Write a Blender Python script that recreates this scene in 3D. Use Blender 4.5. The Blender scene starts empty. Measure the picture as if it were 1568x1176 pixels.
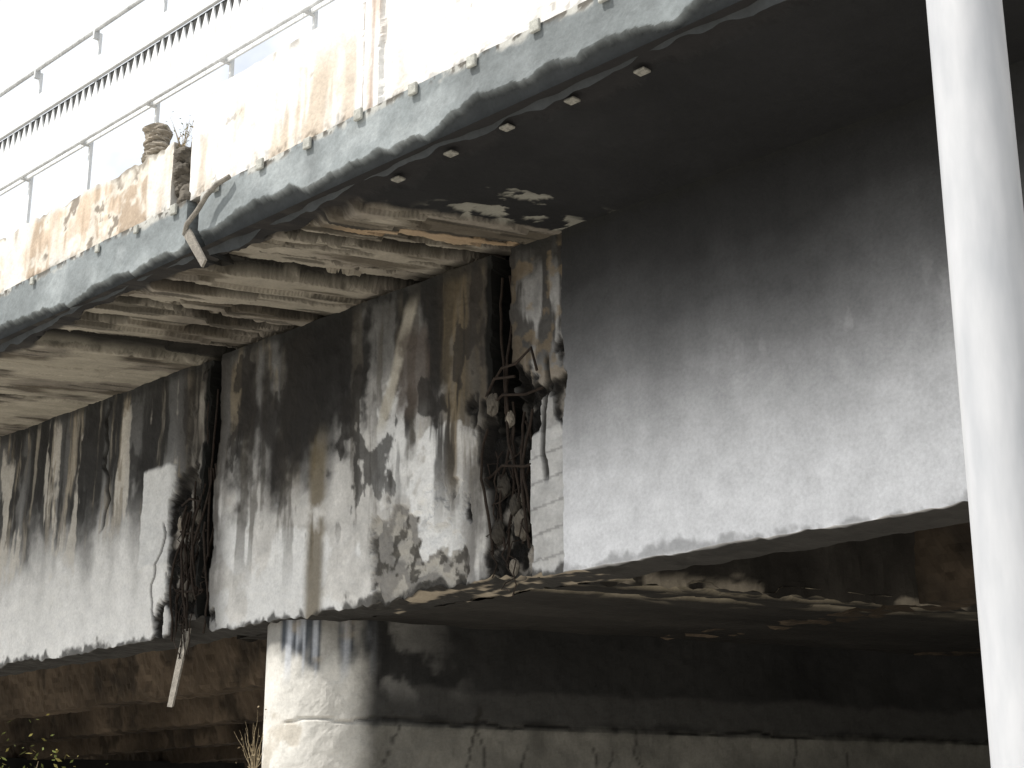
import bpy, math, random
import numpy as np
from mathutils import Vector
random.seed(7); rng=np.random.RandomState(5)
H=1.6            # eye height
D=8.0            # outer girder face
ZB=1.904+H; ZT=4.496+H   # girder bottom / top
SK=0.40          # skew of joints, pier, diaphragms  (dX per dY)
XA,XB=-42.0,26.0

# ---------------------------------------------------------------- noise
def _h(xi,yi,s):
    h=(xi*374761393+yi*668265263+s*1274126177)&0xffffffff
    h=((h^(h>>13))*1274126177)&0xffffffff
    h=h^(h>>16)
    return (h&0xffffff)/float(0xffffff)
def vn(x,y,s=0):
    x,y=np.broadcast_arrays(np.asarray(x,float),np.asarray(y,float))
    xf=np.floor(x); yf=np.floor(y)
    xi=xf.astype(np.int64); yi=yf.astype(np.int64)
    u=x-xf; v=y-yf
    u=u*u*(3-2*u); v=v*v*(3-2*v)
    return (_h(xi,yi,s)*(1-u)+_h(xi+1,yi,s)*u)*(1-v)+(_h(xi,yi+1,s)*(1-u)+_h(xi+1,yi+1,s)*u)*v
def fbm(x,y,s=0,o=5,g=.5):
    t=0;a=1;n=0
    for i in range(o):
        t=t+a*vn(x*2**i+17.3*i,y*2**i-9.1*i,s+i*31); n+=a; a*=g
    return np.clip((t/n-.5)*1.35+.5,0,1)
def sm(a,b,x):
    t=np.clip((x-a)/(b-a),0,1); return t*t*(3-2*t)
def band(a,b,x,w=.05):
    return sm(a-w,a+w,x)*(1-sm(b-w,b+w,x))
def mixc(C,col,m):
    m=np.clip(m,0,1)[...,None]
    return C*(1-m)+np.array(col,float)*m
def rgb(v,tint=(1,1,1)):
    return np.asarray(v)[...,None]*np.array(tint,float)

# ---------------------------------------------------------------- materials
def concrete_mat(name,attr=True,color=(.4,.4,.4),fine=.25,bump=.3,rough=.92,scale=1.0):
    m=bpy.data.materials.new(name); m.use_nodes=True
    nt=m.node_tree; N=nt.nodes; L=nt.links
    b=N['Principled BSDF']; b.inputs['Roughness'].default_value=rough
    b.inputs['Specular IOR Level'].default_value=.2
    tc=N.new('ShaderNodeTexCoord')
    n1=N.new('ShaderNodeTexNoise'); n1.inputs['Scale'].default_value=38*scale; n1.inputs['Detail'].default_value=4; n1.inputs['Roughness'].default_value=.65
    n2=N.new('ShaderNodeTexNoise'); n2.inputs['Scale'].default_value=6*scale; n2.inputs['Detail'].default_value=5; n2.inputs['Roughness'].default_value=.6
    L.new(tc.outputs['Object'],n1.inputs['Vector']); L.new(tc.outputs['Object'],n2.inputs['Vector'])
    ad=N.new('ShaderNodeMath'); ad.operation='ADD'; L.new(n1.outputs['Fac'],ad.inputs[0]); L.new(n2.outputs['Fac'],ad.inputs[1])
    mr=N.new('ShaderNodeMapRange'); mr.inputs['From Min'].default_value=.7; mr.inputs['From Max'].default_value=1.3
    mr.inputs['To Min'].default_value=1-fine; mr.inputs['To Max'].default_value=1+fine*.8
    L.new(ad.outputs[0],mr.inputs['Value'])
    mx=N.new('ShaderNodeVectorMath'); mx.operation='SCALE'
    if attr:
        at=N.new('ShaderNodeAttribute'); at.attribute_name='Col'; L.new(at.outputs['Color'],mx.inputs[0])
    else: mx.inputs[0].default_value=color
    L.new(mr.outputs[0],mx.inputs['Scale']); L.new(mx.outputs[0],b.inputs['Base Color'])
    bp=N.new('ShaderNodeBump'); bp.inputs['Strength'].default_value=bump; bp.inputs['Distance'].default_value=.015
    L.new(ad.outputs[0],bp.inputs['Height']); L.new(bp.outputs[0],b.inputs['Normal'])
    return m
M_web=concrete_mat('weathered_concrete',fine=.17,bump=.2)
M_plain=concrete_mat('dark_concrete',False,(.07,.06,.05))
M_rust=concrete_mat('rusty_steel',False,(.028,.020,.015),.6,.6,.85,3)
M_galv=concrete_mat('painted_rail_metal',False,(.74,.75,.75),.12,.03,.5)
M_rail=concrete_mat('grey_rail_pipe',False,(.60,.61,.61),.3,.05,.5)
M_dark=concrete_mat('dark_gap_metal',False,(.045,.045,.042),.3,.05,.7)
M_plate=concrete_mat('plate_concrete',False,(.42,.42,.38),.4,.3,.9,4)
M_plate2=concrete_mat('dirty_anchor_plate',False,(.24,.23,.20),.6,.4,.9,6)
M_pipe=concrete_mat('old_pipe',False,(.24,.22,.19),.5,.3,.8,4)
M_ground=concrete_mat('dusty_ground',False,(.48,.45,.40),.3,.5,.95,.3)
M_pave=concrete_mat('paving_concrete',False,(.54,.52,.48),.2,.3,.9,.5)
M_asph=concrete_mat('asphalt',False,(.06,.06,.06),.3,.5,.9,2)

# ---------------------------------------------------------------- mesh helpers
def grid(name,P,C,mat=None,parent=None,smooth=False):
    m,n=P.shape[:2]
    me=bpy.data.meshes.new(name)
    me.vertices.add(m*n); me.vertices.foreach_set('co',P.reshape(-1).astype(np.float32))
    i=np.arange(m*n).reshape(m,n)
    q=np.stack([i[:-1,:-1],i[:-1,1:],i[1:,1:],i[1:,:-1]],-1).reshape(-1,4)
    k=len(q); me.loops.add(k*4); me.loops.foreach_set('vertex_index',q.reshape(-1).astype(np.int32))
    me.polygons.add(k); me.polygons.foreach_set('loop_start',np.arange(0,k*4,4,dtype=np.int32))
    try: me.polygons.foreach_set('loop_total',np.full(k,4,dtype=np.int32))
    except Exception: pass
    me.update(calc_edges=True); me.validate()
    a=me.color_attributes.new('Col','FLOAT_COLOR','POINT')
    c=np.ones((m*n,4),np.float32); c[:,:3]=np.clip(C.reshape(-1,3),.004,.9)
    a.data.foreach_set('color',c.reshape(-1))
    me.polygons.foreach_set('use_smooth',np.full(k,smooth))
    me.materials.append(mat or M_web)
    o=bpy.data.objects.new(name,me); bpy.context.collection.objects.link(o)
    if parent: o.parent=parent
    return o
def empty(name):
    o=bpy.data.objects.new(name,None); bpy.context.collection.objects.link(o); return o
def mesh(name,vs,fs,mat,parent=None,bevel=0):
    me=bpy.data.meshes.new(name); me.from_pydata(vs,[],fs); me.update(); me.materials.append(mat)
    o=bpy.data.objects.new(name,me); bpy.context.collection.objects.link(o)
    if parent: o.parent=parent
    if bevel:
        b=o.modifiers.new('b','BEVEL'); b.width=bevel; b.segments=2
    return o
BF=[(0,3,2,1),(4,5,6,7),(0,1,5,4),(1,2,6,5),(2,3,7,6),(3,0,4,7)]
def boxes(name,bl,mat,parent=None,bevel=0):
    vs=[];fs=[]
    for b in bl:
        x0,x1,y0,y1,z0,z1=b[:6]; k=b[6] if len(b)>6 else 0
        o=len(vs)
        for z in (z0,z1):
            vs+= [(x0,y0,z),(x1,y0,z),(x1+k*(y1-y0),y1,z),(x0+k*(y1-y0),y1,z)]
        fs+=[tuple(o+i for i in f) for f in BF]
    return mesh(name,vs,fs,mat,parent,bevel)
def tubes(name,paths,r,mat,parent=None):
    cu=bpy.data.curves.new(name,'CURVE'); cu.dimensions='3D'; cu.bevel_depth=r; cu.bevel_resolution=3; cu.use_fill_caps=True
    for p in paths:
        s=cu.splines.new('POLY'); s.points.add(len(p)-1)
        for i,q in enumerate(p):
            s.points[i].co=(q[0],q[1],q[2],1); s.points[i].radius=q[3] if len(q)>3 else 1
    cu.materials.append(mat)
    o=bpy.data.objects.new(name,cu); bpy.context.collection.objects.link(o)
    if parent: o.parent=parent
    return o

bridge=empty('concrete_bridge')

# ================================================================ outer girder
xs=np.concatenate([np.linspace(XA,-17.2,160)[:-1],np.linspace(-17.2,-3.6,1200),np.linspace(-3.6,XB,160)[1:]])
nz=210
zt=np.linspace(ZT,ZB,nz)
X,Z=np.meshgrid(xs,zt)
h=(Z-ZB)/(ZT-ZB)
n1=fbm(X*1.1,Z*1.1,1); n2=fbm(X*3.5,Z*3.0,2); n3=fbm(X*10,Z*9,3)
ns=fbm(X*4.2,Z*.55,4); ns2=fbm(X*11,Z*.9,5); ns3=fbm(X*2.2,Z*.4,7); nw=fbm(X*.8,Z*.8,6)
jit=(n2-.5)*.25+(n3-.5)*.12
# section C : rendered girder, soot plus ground-bounce falloff painted into the colour
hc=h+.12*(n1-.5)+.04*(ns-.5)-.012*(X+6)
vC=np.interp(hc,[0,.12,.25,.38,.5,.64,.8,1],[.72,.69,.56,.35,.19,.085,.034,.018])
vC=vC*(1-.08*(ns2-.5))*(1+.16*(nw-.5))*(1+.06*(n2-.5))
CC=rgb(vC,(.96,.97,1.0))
chips=sm(.60,.75,fbm(X*9,Z*4,8))*band(.34,.56,h,.1)*sm(-6.6,-5.2,X)
CC=mixc(CC,(.40,.40,.41),chips*.3)
# section A
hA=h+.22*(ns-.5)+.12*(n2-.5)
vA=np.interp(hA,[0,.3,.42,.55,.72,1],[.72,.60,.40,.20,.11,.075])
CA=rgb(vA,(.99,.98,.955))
CA=mixc(CA,(.22,.18,.125),sm(.50,.7,ns2)*sm(.4,.6,h)*.75)
CA=mixc(CA,(.022,.021,.02),sm(.44,.66,ns)*sm(.36,.66,h+jit)*.92)
CA=mixc(CA,(.022,.021,.02),sm(.60,.70,fbm(X*3,Z*1.6,12))*sm(.4,.6,h)*.8)
CA=mixc(CA,(.36,.33,.28),sm(.60,.78,ns2)*sm(.35,.5,h)*.5)
CA=mixc(CA,(.50,.47,.42),sm(.60,.67,fbm(X*5.5,Z*.7,13)+.1*(n3-.5))*band(.38,.92,h+jit,.05)*.7)
CA=mixc(CA,(.56,.56,.55),band(-13.08,-12.5,X+jit*.5,.02)*band(.27,.64,h+jit*.12,.01))
# section B : grey-white below, long vertical soot/water streaks above
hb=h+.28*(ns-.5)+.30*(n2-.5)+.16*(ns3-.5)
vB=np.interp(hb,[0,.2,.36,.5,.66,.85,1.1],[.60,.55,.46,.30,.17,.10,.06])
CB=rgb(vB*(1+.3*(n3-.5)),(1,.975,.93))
CB=mixc(CB,(.68,.68,.67),sm(.53,.60,n1*.7+n2*.3+.08*(n3-.5))*(1-sm(.32,.55,h+jit*.6))*.8)
CB=mixc(CB,(.29,.235,.155),sm(.50,.66,fbm(X*5,Z*.9,9))*sm(.35,.6,h)*.6)
CB=mixc(CB,(.016,.015,.014),sm(.48,.64,fbm(X*3.1+.3,Z*.45,10)+.2*(n3-.5)+.15*(n2-.5))*sm(.34,.60,h+jit)*.93)
CB=mixc(CB,(.07,.062,.05),sm(.56,.70,fbm(X*7,Z*.6,11)+.15*(n3-.5))*sm(.05,.35,h)*.65)
CB=mixc(CB,(.016,.015,.014),band(-10.50,-9.95,X+jit*.5,.12)*sm(.48,.66,h+jit*.4)*.95)
CB=mixc(CB,(.02,.018,.016),band(-11.45,-10.50,X+jit,.2)*sm(.32,.62,h+jit)*.9*sm(.28,.55,n2*.5+ns*.5))
CB=mixc(CB,(.13,.105,.065),band(-10.44,-10.22,X+jit*.25,.06)*(1-sm(.5,.65,h))*.85*sm(.1,.4,n2))
low_=band(-9.62,-8.50,X+jit*.8,.03)*(1-sm(.24,.28,h+jit*.9))
CB=mixc(CB,(.19,.18,.165),low_*.92)    # exposed, spalled concrete low down
CB=mixc(CB,(.40,.38,.34),low_*sm(.50,.60,fbm(X*7,Z*7,17))*.8)
CB=mixc(CB,(.04,.036,.03),low_*sm(.58,.66,fbm(X*9,Z*8,18))*.8)
CB=mixc(CB,(.68,.68,.67),band(-9.10,-8.45,X+jit*1.2,.02)*band(.15,.44,h+jit*1.1,.015)*.95)
CB=mixc(CB,(.64,.64,.63),band(-9.58,-9.22,X+jit*.8,.02)*band(.42,.62,h+jit*.6,.02)*.85)
lx=(-9.45+(h-.62)*.9)
CB=mixc(CB,(.40,.37,.31),band(-.07,.07,X-lx+jit*.3,.03)*sm(.5,.6,h)*(1-sm(.9,.97,h))*.8)
CB=mixc(CB,(.07,.055,.045),band(-9.35,-8.95,X+jit*.9,.05)*band(.58,.84,h+jit*.3,.04)*.8)
CB=mixc(CB,(.18,.14,.085),band(-8.78,-8.24,X+jit*.3,.08)*sm(.15,.40,h)*(.35+.55*sm(.35,.65,ns2)))
CB=mixc(CB,(.022,.02,.018),sm(.56,.66,ns*.5+ns2*.5)*sm(.1,.45,h)*band(-9.3,-8.2,X,.2)*.88)
CB=mixc(CB,(.022,.02,.018),sm(.63,.68,fbm(X*5,Z*2.4,16)+.15*(n3-.5))*sm(.12,.4,h)*.8)
# pilaster (between joint 2 and C)
CP=rgb(.30+.30*(n2-.5)+.15*(ns2-.5),(1,.985,.96))
CP=mixc(CP,(.025,.023,.021),sm(.40,.55,ns2*.6+n2*.4)*sm(.45,.7,h)*.9)
CP=mixc(CP,(.03,.028,.025),sm(.80,.95,h+jit*.3)*.85)
CP=mixc(CP,(.20,.15,.09),sm(.52,.66,n3)*sm(.4,.6,h)*.5)
pl=(1-sm(.40,.44,h+jit*.1))
CPb=rgb(.46-.16*(np.abs(((Z-ZB)*5.2-(X+7.8)*.8)%1.0-.5)<.05)+.15*(n3-.5),(1,.99,.97))
CP=CP*(1-pl[...,None])+CPb*pl[...,None]

def sel(a,b,m): return a*(1-m[...,None])+b*m[...,None]
C=sel(CA,CB,(X>-11.93+jit*.03).astype(float))
C=sel(C,CP,(X>-8.1).astype(float))
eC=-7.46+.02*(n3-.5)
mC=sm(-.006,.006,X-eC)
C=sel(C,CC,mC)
# relief
Yd=np.zeros_like(X)
Yd+= (n2-.5)*.03*(1-mC)+(n3-.5)*.012*(1-mC*.9)
Yd+= -.03*mC
Yd+= low_*(.035+.05*(fbm(X*7,Z*7,17)-.5))
Yd+= -.012*band(-13.08,-12.5,X+jit*.5,.02)*band(.27,.64,h+jit*.12,.01)
g1=band(-12.02+.03*(n3-.5),-11.86+.05*(n2-.5),X,.012)
jx=fbm(X*6,Z*2.2,23)
s1=band(0,1,(X-(-12.46-.14*(1-h)+.50*(jx-.5)+.10*(n3-.5)))/(.48+.14*(1-h)),.10)*(1-sm(.50,.62,h+jit*.8))
s1b=band(-12.35,-11.98,X+jit*.2,.03)*sm(.5,.6,h)*sm(.35,.5,jx)
g2=band(-8.21+.03*(n3-.5),-8.03+.03*(n3-.5),X,.012)*sm(.42,.50,h+jit*.2)
s2=band(0,1,(X-(-8.42+.50*(jx-.5)+.08*(n3-.5)+.10*(1-h)))/(.70+.25*(jx-.5)),.10)*(1-sm(.55,.66,h+jit*.9))
s2*=1-.95*(pl*(X>-7.80+.06*(n2-.5)))
sp=np.clip(s1+s2,0,1)
fr=fbm(X*6,Z*3.0,20); fr2=fbm(X*18,Z*16,22)
spd=.03+.16*fr+.05*(fr2-.5)
Yd+= sp*spd+ .45*np.maximum(g1,g2)+.03*s1b
lum=.010+.24*sm(.54,.76,fbm(X*9,Z*5,21))*(1-.8*sm(.45,.6,fr))
dc=rgb(lum,(1,.92,.81))
spc=sm(.15,.5,sp)
soot=np.maximum(band(-8.55,-7.95,X,.18),band(-12.5,-11.65,X,.18))*sm(.15,.45,ns2*.5+n2*.5)*.75
C=mixc(C,(.035,.031,.027),soot*(1-mC))
C=C*(1-spc[...,None])+dc*spc[...,None]
C=mixc(C,(.20,.18,.15),s1b*.4); C=mixc(C,(.03,.027,.023),s1b*sm(.35,.55,ns2)*.9)
gc=np.maximum(band(-12.10+.04*(n3-.5),-11.84+.05*(n2-.5),X,.02),band(-8.29+.05*(n3-.5),-8.02+.03*(n3-.5),X,.02)*sm(.40,.48,h+jit*.2))
C=mixc(C,(.006,.006,.005),gc*.99)
rim=np.clip(sm(.0,.3,s1+s2)*(1-sm(.5,1,sp)),0,1); C=mixc(C,(.02,.018,.016),rim*.85)
def crack(C,Yd,x0,amp,w,z0,z1,seed,lean=0):
    cx=x0+lean*(Z-z0)+amp*(fbm(Z*2.2,Z*0,seed)-.5)+amp*.2*(vn(Z*9,Z*0,seed+3)-.5)
    m=(1-sm(w*.4,w,np.abs(X-cx)))*band(z0,z1,Z,.05)
    return mixc(C,(.02,.018,.015),m*.9),Yd+m*.03
for a in [(-13.82,.3,.04,3.1+H,4.45+H,41),(-12.80,.25,.022,1.9+H,3.0+H,43,.1),(-7.92,.12,.03,2.0+H,3.4+H,46),(-7.66,.08,.03,2.6+H,3.55+H,47)]:
    C,Yd=crack(C,Yd,*a)
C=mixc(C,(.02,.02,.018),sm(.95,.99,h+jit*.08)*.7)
Yp=D+Yd
rag=.05*(fbm(xs*3,xs*0,30)-.5)+.035*(vn(xs*14,xs*0,31)-.5)
rag=rag*np.where(xs>-7.46,.5,1.0)+np.where((xs>-9.7)&(xs<-7.7),.12*(fbm(xs*4,xs*0,32)-.35),0)
rag+=.12*sm(-12.6,-12.2,xs)*(1-sm(-11.95,-11.85,xs))
w=np.clip(1-(Z-ZB)/.35,0,1)**1.5
Zp=Z+rag[None,:]*w
P=np.stack([X,Yp,Zp],-1)
C=mixc(C,(.03,.028,.025),(1-sm(.0,.022,h+(n3-.5)*.06+(n2-.5)*.04))*.85*(1-.5*mC))
ys=np.linspace(.02,.48,14)
rowsP=[];rowsC=[]
for k,yy in enumerate(ys):
    nn=fbm(xs*6,xs*0+yy*6,33); n4=fbm(xs*2.2,xs*0+yy*8,34)
    zz=ZB+rag*(1-yy/.6)+.03*(nn-.5)
    rowsP.append(np.stack([xs,xs*0+D+yy,zz],-1))
    c=rgb(.025+.02*nn,(1,.95,.88)); c=mixc(c,(.36,.31,.24),sm(.52,.6,n4)*((xs>-9.8)&(xs<-7.3))*.9)
    rowsC.append(c)
rowsP.append(np.stack([xs,xs*0+D+.5,xs*0+ZT-.002],-1)); rowsC.append(rgb(xs*0+.05,(1,.9,.8)))
P=np.concatenate([P,np.array(rowsP)],0); C=np.concatenate([C,np.array(rowsC)],0)
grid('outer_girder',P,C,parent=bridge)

# ================================================================ cantilever soffit
ysf=np.linspace(6.30,8.40,190)
xs2=np.concatenate([np.linspace(XA,-19,100)[:-1],np.linspace(-19,-3.2,1050),np.linspace(-3.2,XB,100)[1:]])
X,Y=np.meshgrid(xs2,ysf)
q=X-SK*(Y-D)
a1=fbm(q*2,Y*1.4,50); a2=fbm(q*6,Y*1.2,51); a3=fbm(X*12,Y*12,52); a4=fbm(X*1.3,Y*1.3,53); a5=fbm(q*14,Y*1.8,54)
qw=q+.16*(a2-.5)+.06*(a3-.5)+.08*(a4-.5)
col=rgb(.195+.14*(a1-.5)+.06*(a3-.5),(1.02,.90,.74))
col=mixc(col,(.31,.28,.225),sm(.5,.66,a4)*.65)
col=mixc(col,(.065,.053,.038),sm(.48,.64,a2)*.8)
col=mixc(col,(.03,.026,.02),sm(.62,.72,a5)*.7)
dz=.02*(a2-.5)+.012*(a5-.5)
lay=np.floor(fbm(q*2.0,Y*.6,55)*5)/5; dz=dz+.20*(lay-.5)     # delaminated layers
edges=[(-8.16,.20),(-8.54,.22),(-8.84,.06),(-9.15,.10),(-9.52,.20),(-9.95,.08),(-10.35,.14),(-10.88,.30),(-11.35,.10),(-11.72,.16),(-12.06,.34),(-12.9,.03),(-14.2,.06),(-15.6,.05)]
for i,(e,wd) in enumerate(edges):
    br=sm(.32,.45,fbm(q*0+i*3.7,Y*2.5,60+i)) if wd<.11 else 1.0
    m=band(e-wd/2,e+wd/2,qw,.02)*br
    col=mixc(col,(.013,.012,.010),m*.95); dz=dz+.12*m
smooth_left=1-sm(-12.3,-12.1,q)
col=mixc(col,(.33,.30,.24),smooth_left*.75*sm(.3,.5,a1)); dz=dz*(1-.85*smooth_left)
step=np.interp(q,[-12.1,-12.0,-10.9,-10.8,-9.6,-9.5,-8.2,-8.08],[0,.10,.10,.06,.06,.10,.10,0]); dz=dz+step
col=mixc(col,(.34,.24,.145),band(-8.05,-7.86,qw,.03)*sm(.15,.35,(Y-6.3)/1.7)*.75)
col=mixc(col,(.03,.027,.023),band(-7.88,-7.80,qw,.02)*.85)
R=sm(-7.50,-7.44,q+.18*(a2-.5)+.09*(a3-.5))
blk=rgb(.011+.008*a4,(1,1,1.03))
peel=sm(.62,.65,fbm(q*5+.4,Y*3,70)+.20*(a3-.5)+.1*(a2-.5))*band(-7.5,-6.9,q+.5*(a1-.5),.12)*sm(6.9,7.3,Y)
peel=np.maximum(peel,sm(.50,.56,fbm(q*4,Y*6,72)+.2*(a3-.5))*band(-7.5,-7.2,q+.2*(a2-.5),.03)*sm(6.8,7.2,Y))
blk=mixc(blk,(.27,.26,.22),peel*.8)
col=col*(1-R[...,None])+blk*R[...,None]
dz=dz*(1-R)+(.012*peel-.03+.004*(a3-.5))*R
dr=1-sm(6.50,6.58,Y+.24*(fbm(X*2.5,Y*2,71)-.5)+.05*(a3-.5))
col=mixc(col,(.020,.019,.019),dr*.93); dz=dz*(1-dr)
P=np.stack([X,Y,ZT+dz],-1)
grid('cantilever_soffit',P,col,parent=bridge)
boxes('soffit_anchor_plate',[(x-.042,x+.042,6.43+.02*math.sin(x*9),6.50+.02*math.sin(x*9),ZT-.045,ZT-.028) for x in [-7.59,-7.03,-6.49,-5.94,-5.39]],M_plate2,bridge,.006)

# ================================================================ edge beam (fascia)
xs3=np.concatenate([np.linspace(XA,-19,100)[:-1],np.linspace(-19,-3.2,1100),np.linspace(-3.2,XB,100)[1:]])
fz0,fz1=ZT-.03,6.29*.787+H
t=np.linspace(0,1,52)
X,T=np.meshgrid(xs3,t)
b1=fbm(X*1.2,T*.9,80); b2=fbm(X*6,T*3,81); b3=fbm(X*18,T*7,82); bw=fbm(X*1.1,T*.3,83)
low=.10*(fbm(X*1.9,X*0,84)-.5)+.04*(vn(X*7,X*0,85)-.5)
Zf=fz0+T*(fz1-fz0)+low*(1-T)**2
Yf=6.27+.010*(b2-.5)+.005*(b3-.5)
scal=.24+.42*(fbm(X*1.8,X*0,86,3)-.5)+.12*(vn(X*5,X*0,87)-.5)
ms=1-sm(-.04,.04,T-scal+.08*(b3-.5))
Yf=Yf+ms*.05+ms*(scal-T)*.22
col=rgb(.24+.10*(b1-.5)+.03*(b3-.5),(.91,1,1.02))
col=mixc(col,(.36,.385,.39),sm(.5,.75,b1*.6+b2*.4)*.5)
col=mixc(col,(.12,.13,.132),sm(.55,.8,bw)*.5)
col=mixc(col,(.03,.032,.034),ms*.88)  # spalled scallops, with the shadow along the lower edge painted dark
te=sm(.86,.97,T+.12*(b2-.5)+.06*(b3-.5))
col=mixc(col,(.5,.49,.45),te*sm(.42,.56,b2)*.8); col=mixc(col,(.06,.05,.038),te*(1-sm(.42,.52,b3))*.85)
jn=band(-9.88,-9.72,X+.05*(b3-.5),.01); Yf=Yf+.25*jn; col=mixc(col,(.02,.018,.015),jn)
P=np.stack([X,Yf,Zf],-1)
tops=[];topc=[]
for yy in (6.30,6.34,6.40):
    r_=fbm(xs3*7,xs3*0+yy*9,88)
    tops.append(np.stack([xs3,xs3*0+yy,fz1+.03*(r_-.3)],-1)); topc.append(mixc(rgb(.4+.3*(r_-.5),(1,.95,.87)),(.06,.05,.035),sm(.45,.55,r_)))
P=np.concatenate([P,np.array(tops)],0); col=np.concatenate([col,np.array(topc)],0)
grid('edge_beam',P,col,parent=bridge)
boxes('edge_anchor_plate',[(x-.04,x+.04,6.235,6.262,fz1-.075+.015*math.sin(x*7),fz1+.01+.015*math.sin(x*7)) for x in [-10.05+.572*i for i in range(0,12)]]
      +[(x-.03,x+.03,6.24,6.262,fz1-.09,fz1-.02) for x in [-14.9,-13.7,-12.3,-11.2,-10.6]],M_plate,bridge,.008)

# ================================================================ parapet
def parapet(name,x0,x1,zt_,style,thick=.22):
    n=max(40,int((x1-x0)/.02)); n=min(n,900)
    xs=np.linspace(x0,x1,n); t=np.linspace(0,1,60)
    X,T=np.meshgrid(xs,t)
    zb=fz1-.02
    hh=zt_-zb; Zr=T*hh
    p1=fbm(X*1.7,Zr*1.7,90); p2=fbm(X*6,Zr*5,91); p3=fbm(X*16,Zr*14,92); ps=fbm(X*7,Zr*.9,93)
    if style=='old':
        col=rgb(.68+.14*(p2-.5),(1,.97,.90))
        col=mixc(col,(.56,.41,.28),sm(.36,.64,ps*.6+p1*.4)*.75*(1-sm(.9,1,T)))
        col=mixc(col,(.24,.19,.14),sm(.52,.68,ps)*.5)
        col=mixc(col,(.72,.69,.62),sm(.50,.64,p2)*.65)
    else:
        fade=1-sm(-8.4,-6.8,X)
        col=rgb(.76+.08*(p2-.5),(1,.985,.95))
        col=mixc(col,(.58,.46,.33),sm(.40,.64,ps*.6+p1*.4)*.65*(1-sm(.55,1.0,T))*(.12+.88*fade))
        col=mixc(col,(.36,.29,.22),sm(.58,.70,ps)*fade*.35*(1-sm(.4,.9,T)))
    bs=(1-sm(.02,.22,T+.5*(p2-.5)+.2*(p3-.5)))
    col=mixc(col,(.09,.075,.055),bs*sm(.44,.54,p2*.5+p3*.5)*.92)
    col=mixc(col,(.16,.13,.10),sm(.64,.70,p2*.7+p3*.3)*sm(.5,.6,p1)*(.8 if style=='old' else .5))
    tp=sm(.9,1.0,T+.12*(p3-.5)); col=mixc(col,(.24,.21,.17),tp*sm(.5,.6,p2)*(.8 if style=='old' else .25))
    Yp=6.35+.012*(p2-.5)+.012*bs*(p3-.3)
    if style!='old':
        s_=-7.72
        m=band(s_-.10,s_+.10,X+.03*(p3-.5),.01); Yp=Yp-.035*m
        e=band(s_-.13,s_-.09,X+.02*(p3-.5),.008); e2=band(s_+.0,s_+.03,X+.03*(p2-.5),.008)
        col=mixc(col,(.24,.14,.09),np.maximum(e,e2*.7)*sm(.2,.45,ps)*.9); Yp=Yp+.03*e
        col=mixc(col,(.50,.37,.28),m*.6*sm(.35,.6,ps))
    Zp=zb+Zr+(.03*(fbm(X*4,X*0,94)-.5)+.02*(vn(X*15,X*0,95)-.5))*T*(1.6 if style=='old' else .4)
    P=np.stack([X,Yp,Zp],-1)
    back=np.stack([xs,xs*0+6.35+thick,Zp[-1]],-1); bot=np.stack([xs,xs*0+6.35+thick,xs*0+zb],-1)
    P=np.concatenate([P,[back,bot]],0); col=np.concatenate([col,[col[-1],col[0]]],0)
    P0=P[:,:1].copy(); P0[:,:,1]=6.35+thick; P1=P[:,-1:].copy(); P1[:,:,1]=6.35+thick
    P=np.concatenate([P0,P,P1],1); col=np.concatenate([col[:,:1],col,col[:,-1:]],1)
    grid(name,P,col,parent=bridge)
zL=.878*6.36+H; zR=.928*6.36+H
parapet('parapet_old',-27,-10.27,zL,'old'); parapet('parapet_far',XA,-27.03,zL,'old')
parapet('parapet_white',-10.0,-.5,zR,'new'); parapet('parapet_near',-.47,XB,zR,'new')
def rock(name,c,r,sc,mat,parent,seed,col):
    u=np.linspace(0,2*math.pi,20); v=np.linspace(0,math.pi,12); U,V=np.meshgrid(u,v)
    U2=U.copy(); U2[:,-1]=0
    k=r*(.75+.5*fbm(np.cos(U2)*1.5+V*1.3+5,np.sin(U2)*1.5+V,seed))
    P=np.stack([c[0]+k*sc[0]*np.sin(V)*np.cos(U),c[1]+k*sc[1]*np.sin(V)*np.sin(U),c[2]+k*sc[2]*np.cos(V)],-1)
    grid(name,P,rgb(col*(.6+.8*fbm(U2*3,V*3,seed+1)),(1,.88,.72)),mat,parent)
for i in range(9):
    rock('joint_rubble',(-10.20+random.random()*.2,6.38+random.random()*.1,fz1+.02+i*.07),.09,(1,.9,.8),M_web,bridge,200+i,.11)
for i in range(6):
    rock('stub_pillar_brick',(-10.72+.01*random.random(),6.46,zL+.03+i*.055),.13,(1.0,.8,.36),M_web,bridge,230+i,.30)

tubes('drain_pipe',[[(-9.26,6.225,4.93+H),(-9.38,6.20,4.90+H),(-9.50,6.19,4.84+H),(-9.60,6.18,4.74+H),(-9.72,6.17,4.66+H),(-9.79,6.2,4.60+H)]],.020,M_pipe,bridge)
mesh('loose_plate',[(-9.80,6.19,4.60+H),(-9.70,6.18,4.62+H),(-9.44,6.17,4.29+H),(-9.50,6.18,4.25+H),(-9.80,6.21,4.60+H),(-9.70,6.20,4.62+H),(-9.44,6.19,4.29+H),(-9.50,6.20,4.25+H)],BF,M_pipe,bridge)

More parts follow.
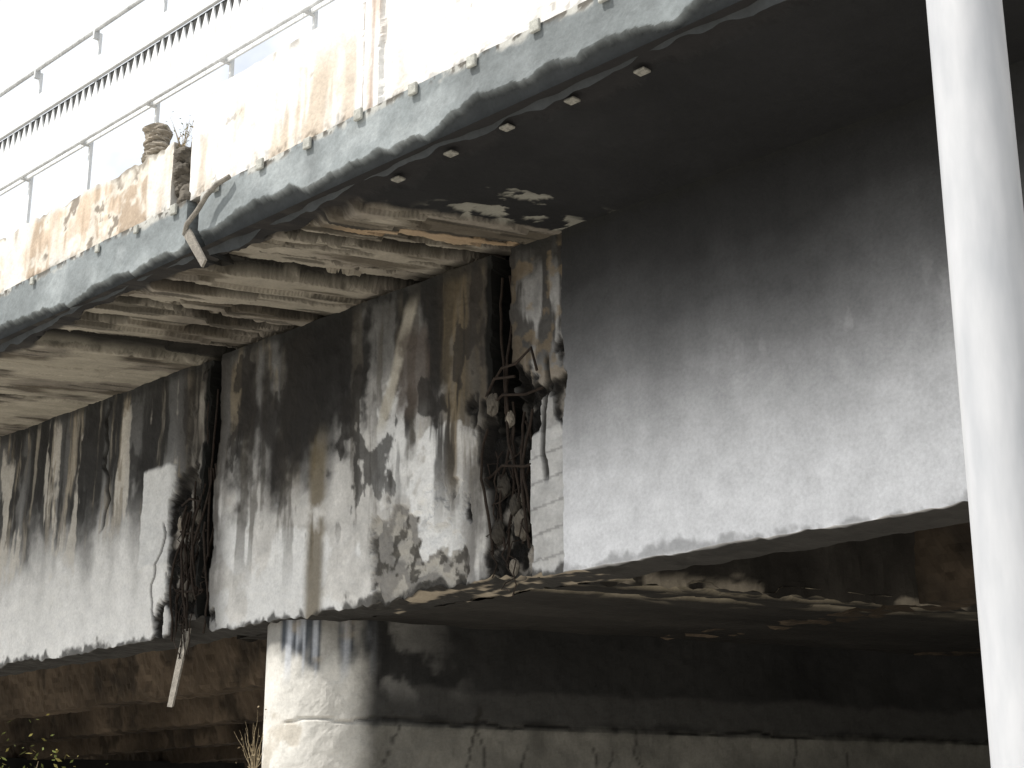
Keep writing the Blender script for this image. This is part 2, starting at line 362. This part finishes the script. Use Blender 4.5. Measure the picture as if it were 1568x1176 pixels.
# ================================================================ deck, inner girders, diaphragms, head slab
boxes('deck_slab',[(XA,XB,6.42,23,ZT+.26,fz1-.03)],M_plain,bridge)
boxes('deck_surface',[(XA,XB,6.6,22.8,fz1-.026,fz1+.04)],M_asph,bridge)
def cgrid_box(name,x0,x1,y0,y1,z0,z1,tone,tint,seed):
    xs=np.linspace(x0,x1,1400)
    prof=[(y0,z) for z in np.linspace(z1,z0,40)]+[(y,z0) for y in np.linspace(y0+.02,y1,8)]+[(y1,z1)]
    pr=np.array(prof)
    X=np.repeat(xs[None,:],len(pr),0); Y=pr[:,0:1]+0*X; Z=pr[:,1:2]+0*X
    a=fbm(X*.9+seed,Z*.9+Y,seed,6,.55); b=fbm(X*2.7+Z*.8,Z*1.9+Y*2-X*.3,seed+1,6,.6); c=fbm(X*9,Z*9+Y*5,seed+2)
    tl=tone*(1-.45*sm(-9,-7,X))  # tone drops rightwards, painting the cavity's shade into the girders
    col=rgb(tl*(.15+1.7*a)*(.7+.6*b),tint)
    col=mixc(col,(.015,.013,.011),sm(.50,.75,b)*.7)
    Z2=Z+.07*(c-.5)*(Z<z0+.05)
    grid(name,np.stack([X,Y+.05*(c-.5)+.04*(b-.5),Z2],-1),col,parent=bridge)
for i,y in enumerate([11.1,13.9,16.7,19.5,22.2]):
    cgrid_box('inner_girder',XA,XB,y,y+.42,ZB+.01,ZT+.26,.10,(1,.76,.54),300+i*5)
def skew_sheet(name,q0,q1,y0,y1,z,fn,nq,ny):
    Q,Y=np.meshgrid(np.linspace(q0,q1,nq),np.linspace(y0,y1,ny))
    X=Q+SK*(Y-D); c,dz=fn(X,Y,Q); grid(name,np.stack([X,Y,z+dz],-1),c,parent=bridge)
def headfn(X,Y,Q):
    a=fbm(Q*2.5,Y*.9,400); b=fbm(Q*7,Y*3,401)
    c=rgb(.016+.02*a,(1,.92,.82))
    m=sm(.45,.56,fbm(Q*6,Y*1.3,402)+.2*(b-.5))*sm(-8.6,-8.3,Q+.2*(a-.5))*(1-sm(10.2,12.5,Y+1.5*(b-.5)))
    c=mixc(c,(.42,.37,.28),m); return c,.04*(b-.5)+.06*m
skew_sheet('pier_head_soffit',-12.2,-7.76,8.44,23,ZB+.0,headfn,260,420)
def diaph(q,y0,y1,name,side):
    Yv,Zv=np.meshgrid(np.linspace(y0,y1,420),np.linspace(ZB-.01,ZT+.26,110))
    a=fbm(Yv*1.4,Zv*1.4,430); b=fbm(Yv*6,Zv*2,431); c2=fbm(Yv*9,Zv*8,432)
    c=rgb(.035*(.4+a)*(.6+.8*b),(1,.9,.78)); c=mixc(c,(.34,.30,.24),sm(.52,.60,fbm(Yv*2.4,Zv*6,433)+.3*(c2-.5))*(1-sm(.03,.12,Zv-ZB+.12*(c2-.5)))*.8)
    Xv=q+SK*(Yv-D)+side*.05*(b-.5)
    Zv=Zv+.06*(c2-.5)*(Zv<ZB+.1)
    grid(name,np.stack([Xv,Yv,Zv],-1),c,parent=bridge)
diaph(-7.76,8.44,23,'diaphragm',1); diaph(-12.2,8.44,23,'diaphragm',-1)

# ================================================================ rebar at the joints
paths=[]
def bar(x,z0,z1,y,amp,n=11,lean=0):
    p=[];ph=random.random()*6; f=random.uniform(3,7)
    for i in range(n):
        t=i/(n-1); p.append((x+lean*t+amp*math.sin(ph+t*f)+random.uniform(-.3,.3)*amp,y+amp*.6*math.cos(ph+t*4),z0+(z1-z0)*t))
    paths.append(p)
for x in (-12.50,-12.36,-12.28,-12.19,-12.10,-12.03,-11.96,-12.31,-12.14,-12.24,-12.06,-12.42): bar(x,1.80+H+random.random()*.5,2.8+H+random.random()*.7,D+random.uniform(-.02,.07),.055,lean=random.uniform(.0,.22))
for x in (-12.05,-11.97): bar(x,2.6+H,4.2+H,D+.05,.03)
for x in (-8.25,-8.12,-7.98,-7.86,-7.82,-8.05,-7.90): bar(x,1.90+H+random.random()*.5,3.0+H+random.random()*.5,D+random.uniform(-.01,.07),.045,lean=random.uniform(-.12,.03))
for x in (-8.14,-8.08): bar(x,3.2+H,4.3+H,D+.05,.025)
for z in (2.35,2.9,3.15): 
    paths.append([(-12.45,D+.05,z+H),(-12.25,D-.0,z+H+random.uniform(-.06,.06)),(-12.0,D+.04,z+H-.05)])
for z in (2.75,3.3): paths.append([(-8.33,D+.06,z+H-.04),(-8.1,D-.0,z+H+.03),(-7.85,D-.01,z+H-.02),(-7.72,D+.05,z+H+.02)])
paths.append([(-8.2,D+.02,3.48+H),(-8.08,D-.03,3.53+H),(-7.9,D-.06,3.52+H),(-7.72,D-.08,3.60+H),(-7.68,D-.06,3.42+H)])
paths.append([(-8.3,D+.02,3.36+H),(-8.15,D-.04,3.46+H),(-7.95,D-.02,3.44+H)])
tubes('exposed_rebar',paths,.011,M_rust,bridge)
wires=[]
for i in range(26):
    x=random.choice([-12.2,-8.05])+random.uniform(-.18,.18); z=random.uniform(2.0,3.2)+H; p=[(x,D+.05,z)]
    for k in range(6):
        q_=p[-1]; p.append((q_[0]+random.uniform(-.06,.06),D+random.uniform(-.03,.06),q_[2]-random.uniform(.0,.12)))
    wires.append(p)
for x in (-12.33,-12.22,-12.15):
    p=[(x,D+.03,2.1+H)]
    for k in range(5): q_=p[-1]; p.append((q_[0]+random.uniform(-.03,.03),D+.02,q_[2]-random.uniform(.05,.1)))
    wires.append(p)
tubes('tie_wire',wires,.005,M_rust,bridge)
for i in range(14):
    jx_=random.choice([-12.25,-8.1]); rock('concrete_lump',(jx_+random.uniform(-.2,.2),D+random.uniform(.02,.08),H+random.uniform(1.98,3.3)),random.uniform(.04,.075),(1,.7,1.5),M_web,bridge,260+i,random.choice([.04,.10,.2]))
mesh('hanging_strip',[(-12.42,8.00,1.28+H),(-12.34,8.0,1.27+H),(-12.34,8.02,1.28+H),(-12.42,8.02,1.29+H),(-12.30,8.04,1.97+H),(-12.19,8.04,1.97+H),(-12.19,8.06,1.97+H),(-12.30,8.06,1.97+H)],BF,M_pipe,bridge)

# ================================================================ pier (rounded nose)
def pier(name,dx):
    def qb(p0,p1,p2,n):
        return [((1-t)**2*p0[0]+2*t*(1-t)*p1[0]+t*t*p2[0],(1-t)**2*p0[1]+2*t*(1-t)*p1[1]+t*t*p2[1]) for t in np.linspace(0,1,n)]
    s=SK
    out=[(-11.22+s*(21-8.5),21.0)]
    out+=[(-11.22+s*(y-8.5),y) for y in np.linspace(20,8.6,20)]
    out+=qb((-11.22,8.5),(-11.26,8.10),(-10.98,8.08),12)
    out+=qb((-10.95,8.078),(-10.45,8.06),(-10.25,8.78),44)
    out+=[(-10.25+s*(y-8.78),y) for y in np.concatenate([np.linspace(8.82,15,250),np.linspace(15.2,21,40)])]
    out+=[(-11.22+s*(21-8.5),21.0)]
    o=np.array(out); o[:,0]+=dx
    zz=np.linspace(0,ZB+.03,150)
    Z=np.repeat(zz[:,None],len(o),1); XX=np.repeat(o[None,:,0],150,0); YY=np.repeat(o[None,:,1],150,0)
    L=np.concatenate([[0],np.cumsum(np.hypot(*np.diff(o,axis=0).T))]); LL=np.repeat(L[None,:],150,0)
    a=fbm(LL*1.2,Z*1.2,500); b=fbm(LL*4,Z*3.5,501); c=fbm(LL*12,Z*11,502); st=fbm(LL*9,Z*.6,503)
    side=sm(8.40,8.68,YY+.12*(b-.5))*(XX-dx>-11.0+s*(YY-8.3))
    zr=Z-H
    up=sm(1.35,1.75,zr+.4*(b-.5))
    front=rgb((.62-.36*up)*(1+.35*(b-.5)),(1,.97,.90))  # upper nose painted darker to strengthen the deck's shadow edge
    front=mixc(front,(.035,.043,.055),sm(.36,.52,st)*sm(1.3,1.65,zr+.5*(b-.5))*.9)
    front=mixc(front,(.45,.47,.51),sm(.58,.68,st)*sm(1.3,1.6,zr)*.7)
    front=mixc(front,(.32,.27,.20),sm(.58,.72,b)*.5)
    sd=rgb(.020*(.6+.8*a)*(.7+.6*b),(1,.98,.94))  # side wall's shade is painted in as a near-black colour
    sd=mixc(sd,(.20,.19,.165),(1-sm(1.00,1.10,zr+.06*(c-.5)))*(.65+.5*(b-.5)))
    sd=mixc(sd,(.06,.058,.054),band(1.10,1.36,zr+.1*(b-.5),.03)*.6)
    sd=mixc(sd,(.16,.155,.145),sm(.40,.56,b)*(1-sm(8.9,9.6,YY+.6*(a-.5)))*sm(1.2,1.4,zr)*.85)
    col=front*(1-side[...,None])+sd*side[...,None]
    ln=(1-sm(.006,.018,np.abs(zr-1.07+.03*(vn(LL*4,LL*0,504)-.5)*2)))*sm(.3,.45,fbm(LL*2,LL*0,505))
    col=mixc(col,(.02,.018,.015),ln*(.2+.4*side))
    for k in range(9):
        x0=L[50]+rng.uniform(.3,6.0)
        z0=rng.uniform(.5,1.0); cr=(1-sm(.006,.016,np.abs(LL-x0-.25*(fbm(Z*3,Z*0,510+k)-.5))))*band(z0-.3,z0+.3,zr,.05)
        col=mixc(col,(.02,.018,.015),cr*.7)
    gone=.02*(b-.5)+.012*(c-.5)+ln*.02+.025*sm(1.03,1.08,zr)*side
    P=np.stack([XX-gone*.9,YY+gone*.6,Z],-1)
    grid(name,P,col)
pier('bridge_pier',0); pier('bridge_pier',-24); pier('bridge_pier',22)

# ================================================================ railing
rail=empty('metal_railing')
yr=6.50
zt1=1.135*yr+H; zb1=.957*yr+H; zp=1.046*yr+H
xl=-30.0; xr=6.0
tubes('top_rail',[[(xl,yr,zt1),(xr,yr,zt1)]],.022,M_rail,rail)
tubes('bottom_rail',[[(xl,yr-.05,zb1),(xr,yr-.05,zb1)]],.016,M_rail,rail)
vs=[];fs=[]
x=xl; pw=.11
while x<xr:
    o=len(vs); tz=random.uniform(-.012,.012); bz=random.uniform(-.012,.012)
    for y in (yr-.01,yr+.008):
        vs+=[(x+.003,y,zb1-.02),(x+pw-.003,y,zb1-.02),(x+pw-.003,y,zp-.15+bz),(x+pw*.5,y,zp+.01+tz),(x+.003,y,zp-.15+bz)]
    fs+=[(o,o+1,o+2,o+3,o+4),(o+9,o+8,o+7,o+6,o+5)]+[(o+i,o+5+i,o+5+(i+1)%5,o+(i+1)%5) for i in range(5)]
    x+=pw
mesh('pickets',vs,fs,M_galv,rail)
boxes('back_strip',[(xl,xr,yr+.012,yr+.03,zp-.17,zp+.03)],M_dark,rail)
boxes('upper_band',[(xl,xr,yr-.015,yr+.02,zp+.045,zp+.27)],M_galv,rail,.005)
pb=[]
x=-29.6
while x<xr:
    pb.append((x-.015,x+.015,yr+.035,yr+.065,fz1,zt1-.02)); x+=1.1
boxes('posts',pb,M_galv,rail)
br=[]; x=-29.6
while x<xr:
    br.append((x-.018,x+.018,yr-.05,yr+.034,zb1-.022,zb1+.022)); br.append((x-.015,x+.015,yr-.02,yr+.034,zt1-.09,zt1-.0)); x+=1.1
boxes('brackets',br,M_rail,rail)

# ================================================================ lamp post (pole at the right)
lamp=empty('street_lamp'); px,py=-1.552,3.045
def lathe(name,prof,mat,parent,c=(0,0),n=48):
    vs=[];fs=[]
    m=len(prof)
    for i in range(m):
        for j in range(n): vs.append((c[0]+prof[i][0]*math.cos(2*math.pi*j/n),c[1]+prof[i][0]*math.sin(2*math.pi*j/n),prof[i][1]))
    for i in range(m-1):
        for j in range(n): fs.append((i*n+j,i*n+(j+1)%n,(i+1)*n+(j+1)%n,(i+1)*n+j))
    o=mesh(name,vs,fs,mat,parent)
    for p in o.data.polygons: p.use_smooth=True
    return o
mp=bpy.data.materials.new('worn_white_pole_paint'); mp.use_nodes=True
nt=mp.node_tree;N=nt.nodes;L=nt.links;b=N['Principled BSDF']; b.inputs['Roughness'].default_value=.55
tc=N.new('ShaderNodeTexCoord'); mpg=N.new('ShaderNodeMapping'); mpg.inputs['Scale'].default_value=(9,9,2.2); L.new(tc.outputs['Object'],mpg.inputs[0])
nz_=N.new('ShaderNodeTexNoise'); nz_.inputs['Scale'].default_value=1.6; nz_.inputs['Detail'].default_value=7; L.new(mpg.outputs[0],nz_.inputs[0])
cr=N.new('ShaderNodeValToRGB'); cr.color_ramp.elements[0].position=.3; cr.color_ramp.elements[0].color=(.38,.39,.41,1); cr.color_ramp.elements[1].position=.62; cr.color_ramp.elements[1].color=(.48,.485,.50,1)
L.new(nz_.outputs['Fac'],cr.inputs[0]); L.new(cr.outputs[0],b.inputs['Base Color'])
bp=N.new('ShaderNodeBump'); bp.inputs['Strength'].default_value=.3; bp.inputs['Distance'].default_value=.01; L.new(nz_.outputs['Fac'],bp.inputs['Height']); L.new(bp.outputs[0],b.inputs['Normal'])
lathe('pole',[(0,.0),(.11,.0),(.11,.9),(.086,1.0),(.086,2.2),(.0845,4.0),(.082,6.0),(.07,9.0),(0,9.02)],mp,lamp,(px,py))
lathe('base_flange',[(0,.004),(.2,.004),(.2,.03),(.111,.03)],mp,lamp,(px,py))
tubes('arm',[[(px,py,8.9),(px,py-.3,9.2),(px,py-.9,9.4),(px,py-1.3,9.42)]],.035,mp,lamp)
boxes('lamp_head',[(px-.13,px+.13,py-1.9,py-1.25,9.36,9.48)],mp,lamp,.04)

# ================================================================ ground
def sheet(name,x0,x1,y0,y1,z,mat): return mesh(name,[(x0,y0,z),(x1,y0,z),(x1,y1,z),(x0,y1,z)],[(0,1,2,3)],mat)
sheet('ground',-900,900,-900,900,0,M_ground)
sheet('pavement',-60,40,-6,7.4,.004,M_pave)
boxes('kerb',[(-60,40,-6.2,-6.0,0,.13)],M_pave,None,.01)
sheet('road',-200,200,-14,-6.2,.004,M_asph)
th=np.linspace(0,2*math.pi,361); rr=np.linspace(0,1,14)
T,R=np.meshgrid(th,rr); T2=T.copy(); T2[:,-1]=0
hgt=(18+45*fbm(np.cos(T2)*3+9,np.sin(T2)*3+9,700))*np.sin(R*math.pi/2)
rad=420+R*200
grid('hill',np.stack([rad*np.cos(T),rad*np.sin(T),hgt-.5],-1),rgb(.06+.04*fbm(T2*20,R*5,701),(.9,1,.6)))

# ================================================================ plants
def leafmat(name,c):
    return concrete_mat(name,False,c,.5,.0,.7,1)
M_leaf=leafmat('leaf_green',(.12,.14,.035)); M_leaf2=leafmat('leaf_yellow',(.24,.21,.06)); M_dry=leafmat('dry_stem',(.30,.24,.15))
def plant(name,c,rad,hgt,nst,nlf,ls,mats,thick=.008):
    e=empty(name)
    paths=[]; tips=[]
    for i in range(nst):
        an=random.random()*6.28; rr_=rad*random.random()**.6; hh=hgt*random.uniform(.55,1)
        p=[];n=7
        for k in range(n):
            t=k/(n-1); p.append((c[0]+rr_*math.cos(an)*t**1.3+random.uniform(-.02,.02)*hgt,c[1]+rr_*math.sin(an)*t**1.3+random.uniform(-.02,.02)*hgt,c[2]+hh*t,1-.8*t))
        paths.append(p); tips+= [p[j] for j in range(2,n)]
    tubes('stems',paths,thick,M_dry,e)
    for mi,m in enumerate(mats):
        vs=[];fs=[]
        for i in range(nlf//len(mats)):
            t=random.choice(tips); sp_=rad*.22
            o=Vector((t[0]+random.gauss(0,sp_),t[1]+random.gauss(0,sp_),t[2]+random.gauss(0,sp_)))
            d=Vector((random.gauss(0,1),random.gauss(0,1),random.gauss(0,.7))).normalized(); u=d.cross(Vector((random.gauss(0,1),random.gauss(0,1),random.gauss(0,1)))).normalized()
            s=ls*random.uniform(.6,1.3); k=len(vs)
            vs+=[tuple(o),tuple(o+d*s*.5+u*s*.22),tuple(o+d*s),tuple(o+d*s*.5-u*s*.22)]; fs.append((k,k+1,k+2,k+3))
        if vs: mesh('leaves_%d'%mi,vs,fs,m,e)
plant('shrub',(-13.9,7.0,0),1.0,2.42,46,4600,.06,[M_leaf,M_leaf2],.014)
plant('parapet_weed',(-10.25,6.42,zL-.1),.14,.38,12,90,.03,[M_leaf,M_dry],.004)
plant('dry_weed',(-11.22,8.12,2.2),.26,.6,14,30,.035,[M_dry],.004)
plant('dry_weed',(-11.25,8.2,0),.5,1.9,14,160,.06,[M_dry,M_leaf2],.006)

# ================================================================ light
S=Vector((-.55,-1,1.56)).normalized()
el=math.asin(S.z); 
sun=bpy.data.lights.new('sun','SUN'); sun.energy=5; sun.angle=math.radians(.5); sun.color=(1,.96,.9)
so=bpy.data.objects.new('sun',sun); bpy.context.collection.objects.link(so); so.rotation_euler=(-S).to_track_quat('-Z','Y').to_euler()
w=bpy.data.worlds.new('World'); bpy.context.scene.world=w; w.use_nodes=True
nt=w.node_tree;N=nt.nodes;L=nt.links; bg=N['Background']; bg.inputs['Strength'].default_value=.14
sky=N.new('ShaderNodeTexSky'); sky.sky_type='NISHITA'; sky.sun_disc=False; sky.sun_elevation=el; sky.sun_rotation=math.atan2(S.x,S.y)
tc=N.new('ShaderNodeTexCoord'); cn=N.new('ShaderNodeTexNoise'); cn.inputs['Scale'].default_value=2.6; cn.inputs['Detail'].default_value=7; cn.inputs['Roughness'].default_value=.55
L.new(tc.outputs['Generated'],cn.inputs['Vector'])
rp=N.new('ShaderNodeValToRGB'); rp.color_ramp.elements[0].position=.27; rp.color_ramp.elements[1].position=.43; L.new(cn.outputs['Fac'],rp.inputs[0])
mx=N.new('ShaderNodeMix'); mx.data_type='RGBA'; L.new(rp.outputs[0],mx.inputs[0]); L.new(sky.outputs[0],mx.inputs[6]); mx.inputs[7].default_value=(7.7,8.0,8.4,1)
L.new(mx.outputs[2],bg.inputs['Color'])

# ================================================================ camera
cam=bpy.data.cameras.new('camera'); cam.sensor_width=36; cam.lens=55.1; cam.clip_end=3000
co=bpy.data.objects.new('camera',cam); bpy.context.collection.objects.link(co)
co.location=(0,0,H); co.rotation_euler=(math.radians(90+16.7),0,math.radians(45))
sc=bpy.context.scene; sc.camera=co
sc.view_settings.view_transform='Standard'; sc.view_settings.look='None'; sc.view_settings.exposure=0
print('objects',len(bpy.data.objects))
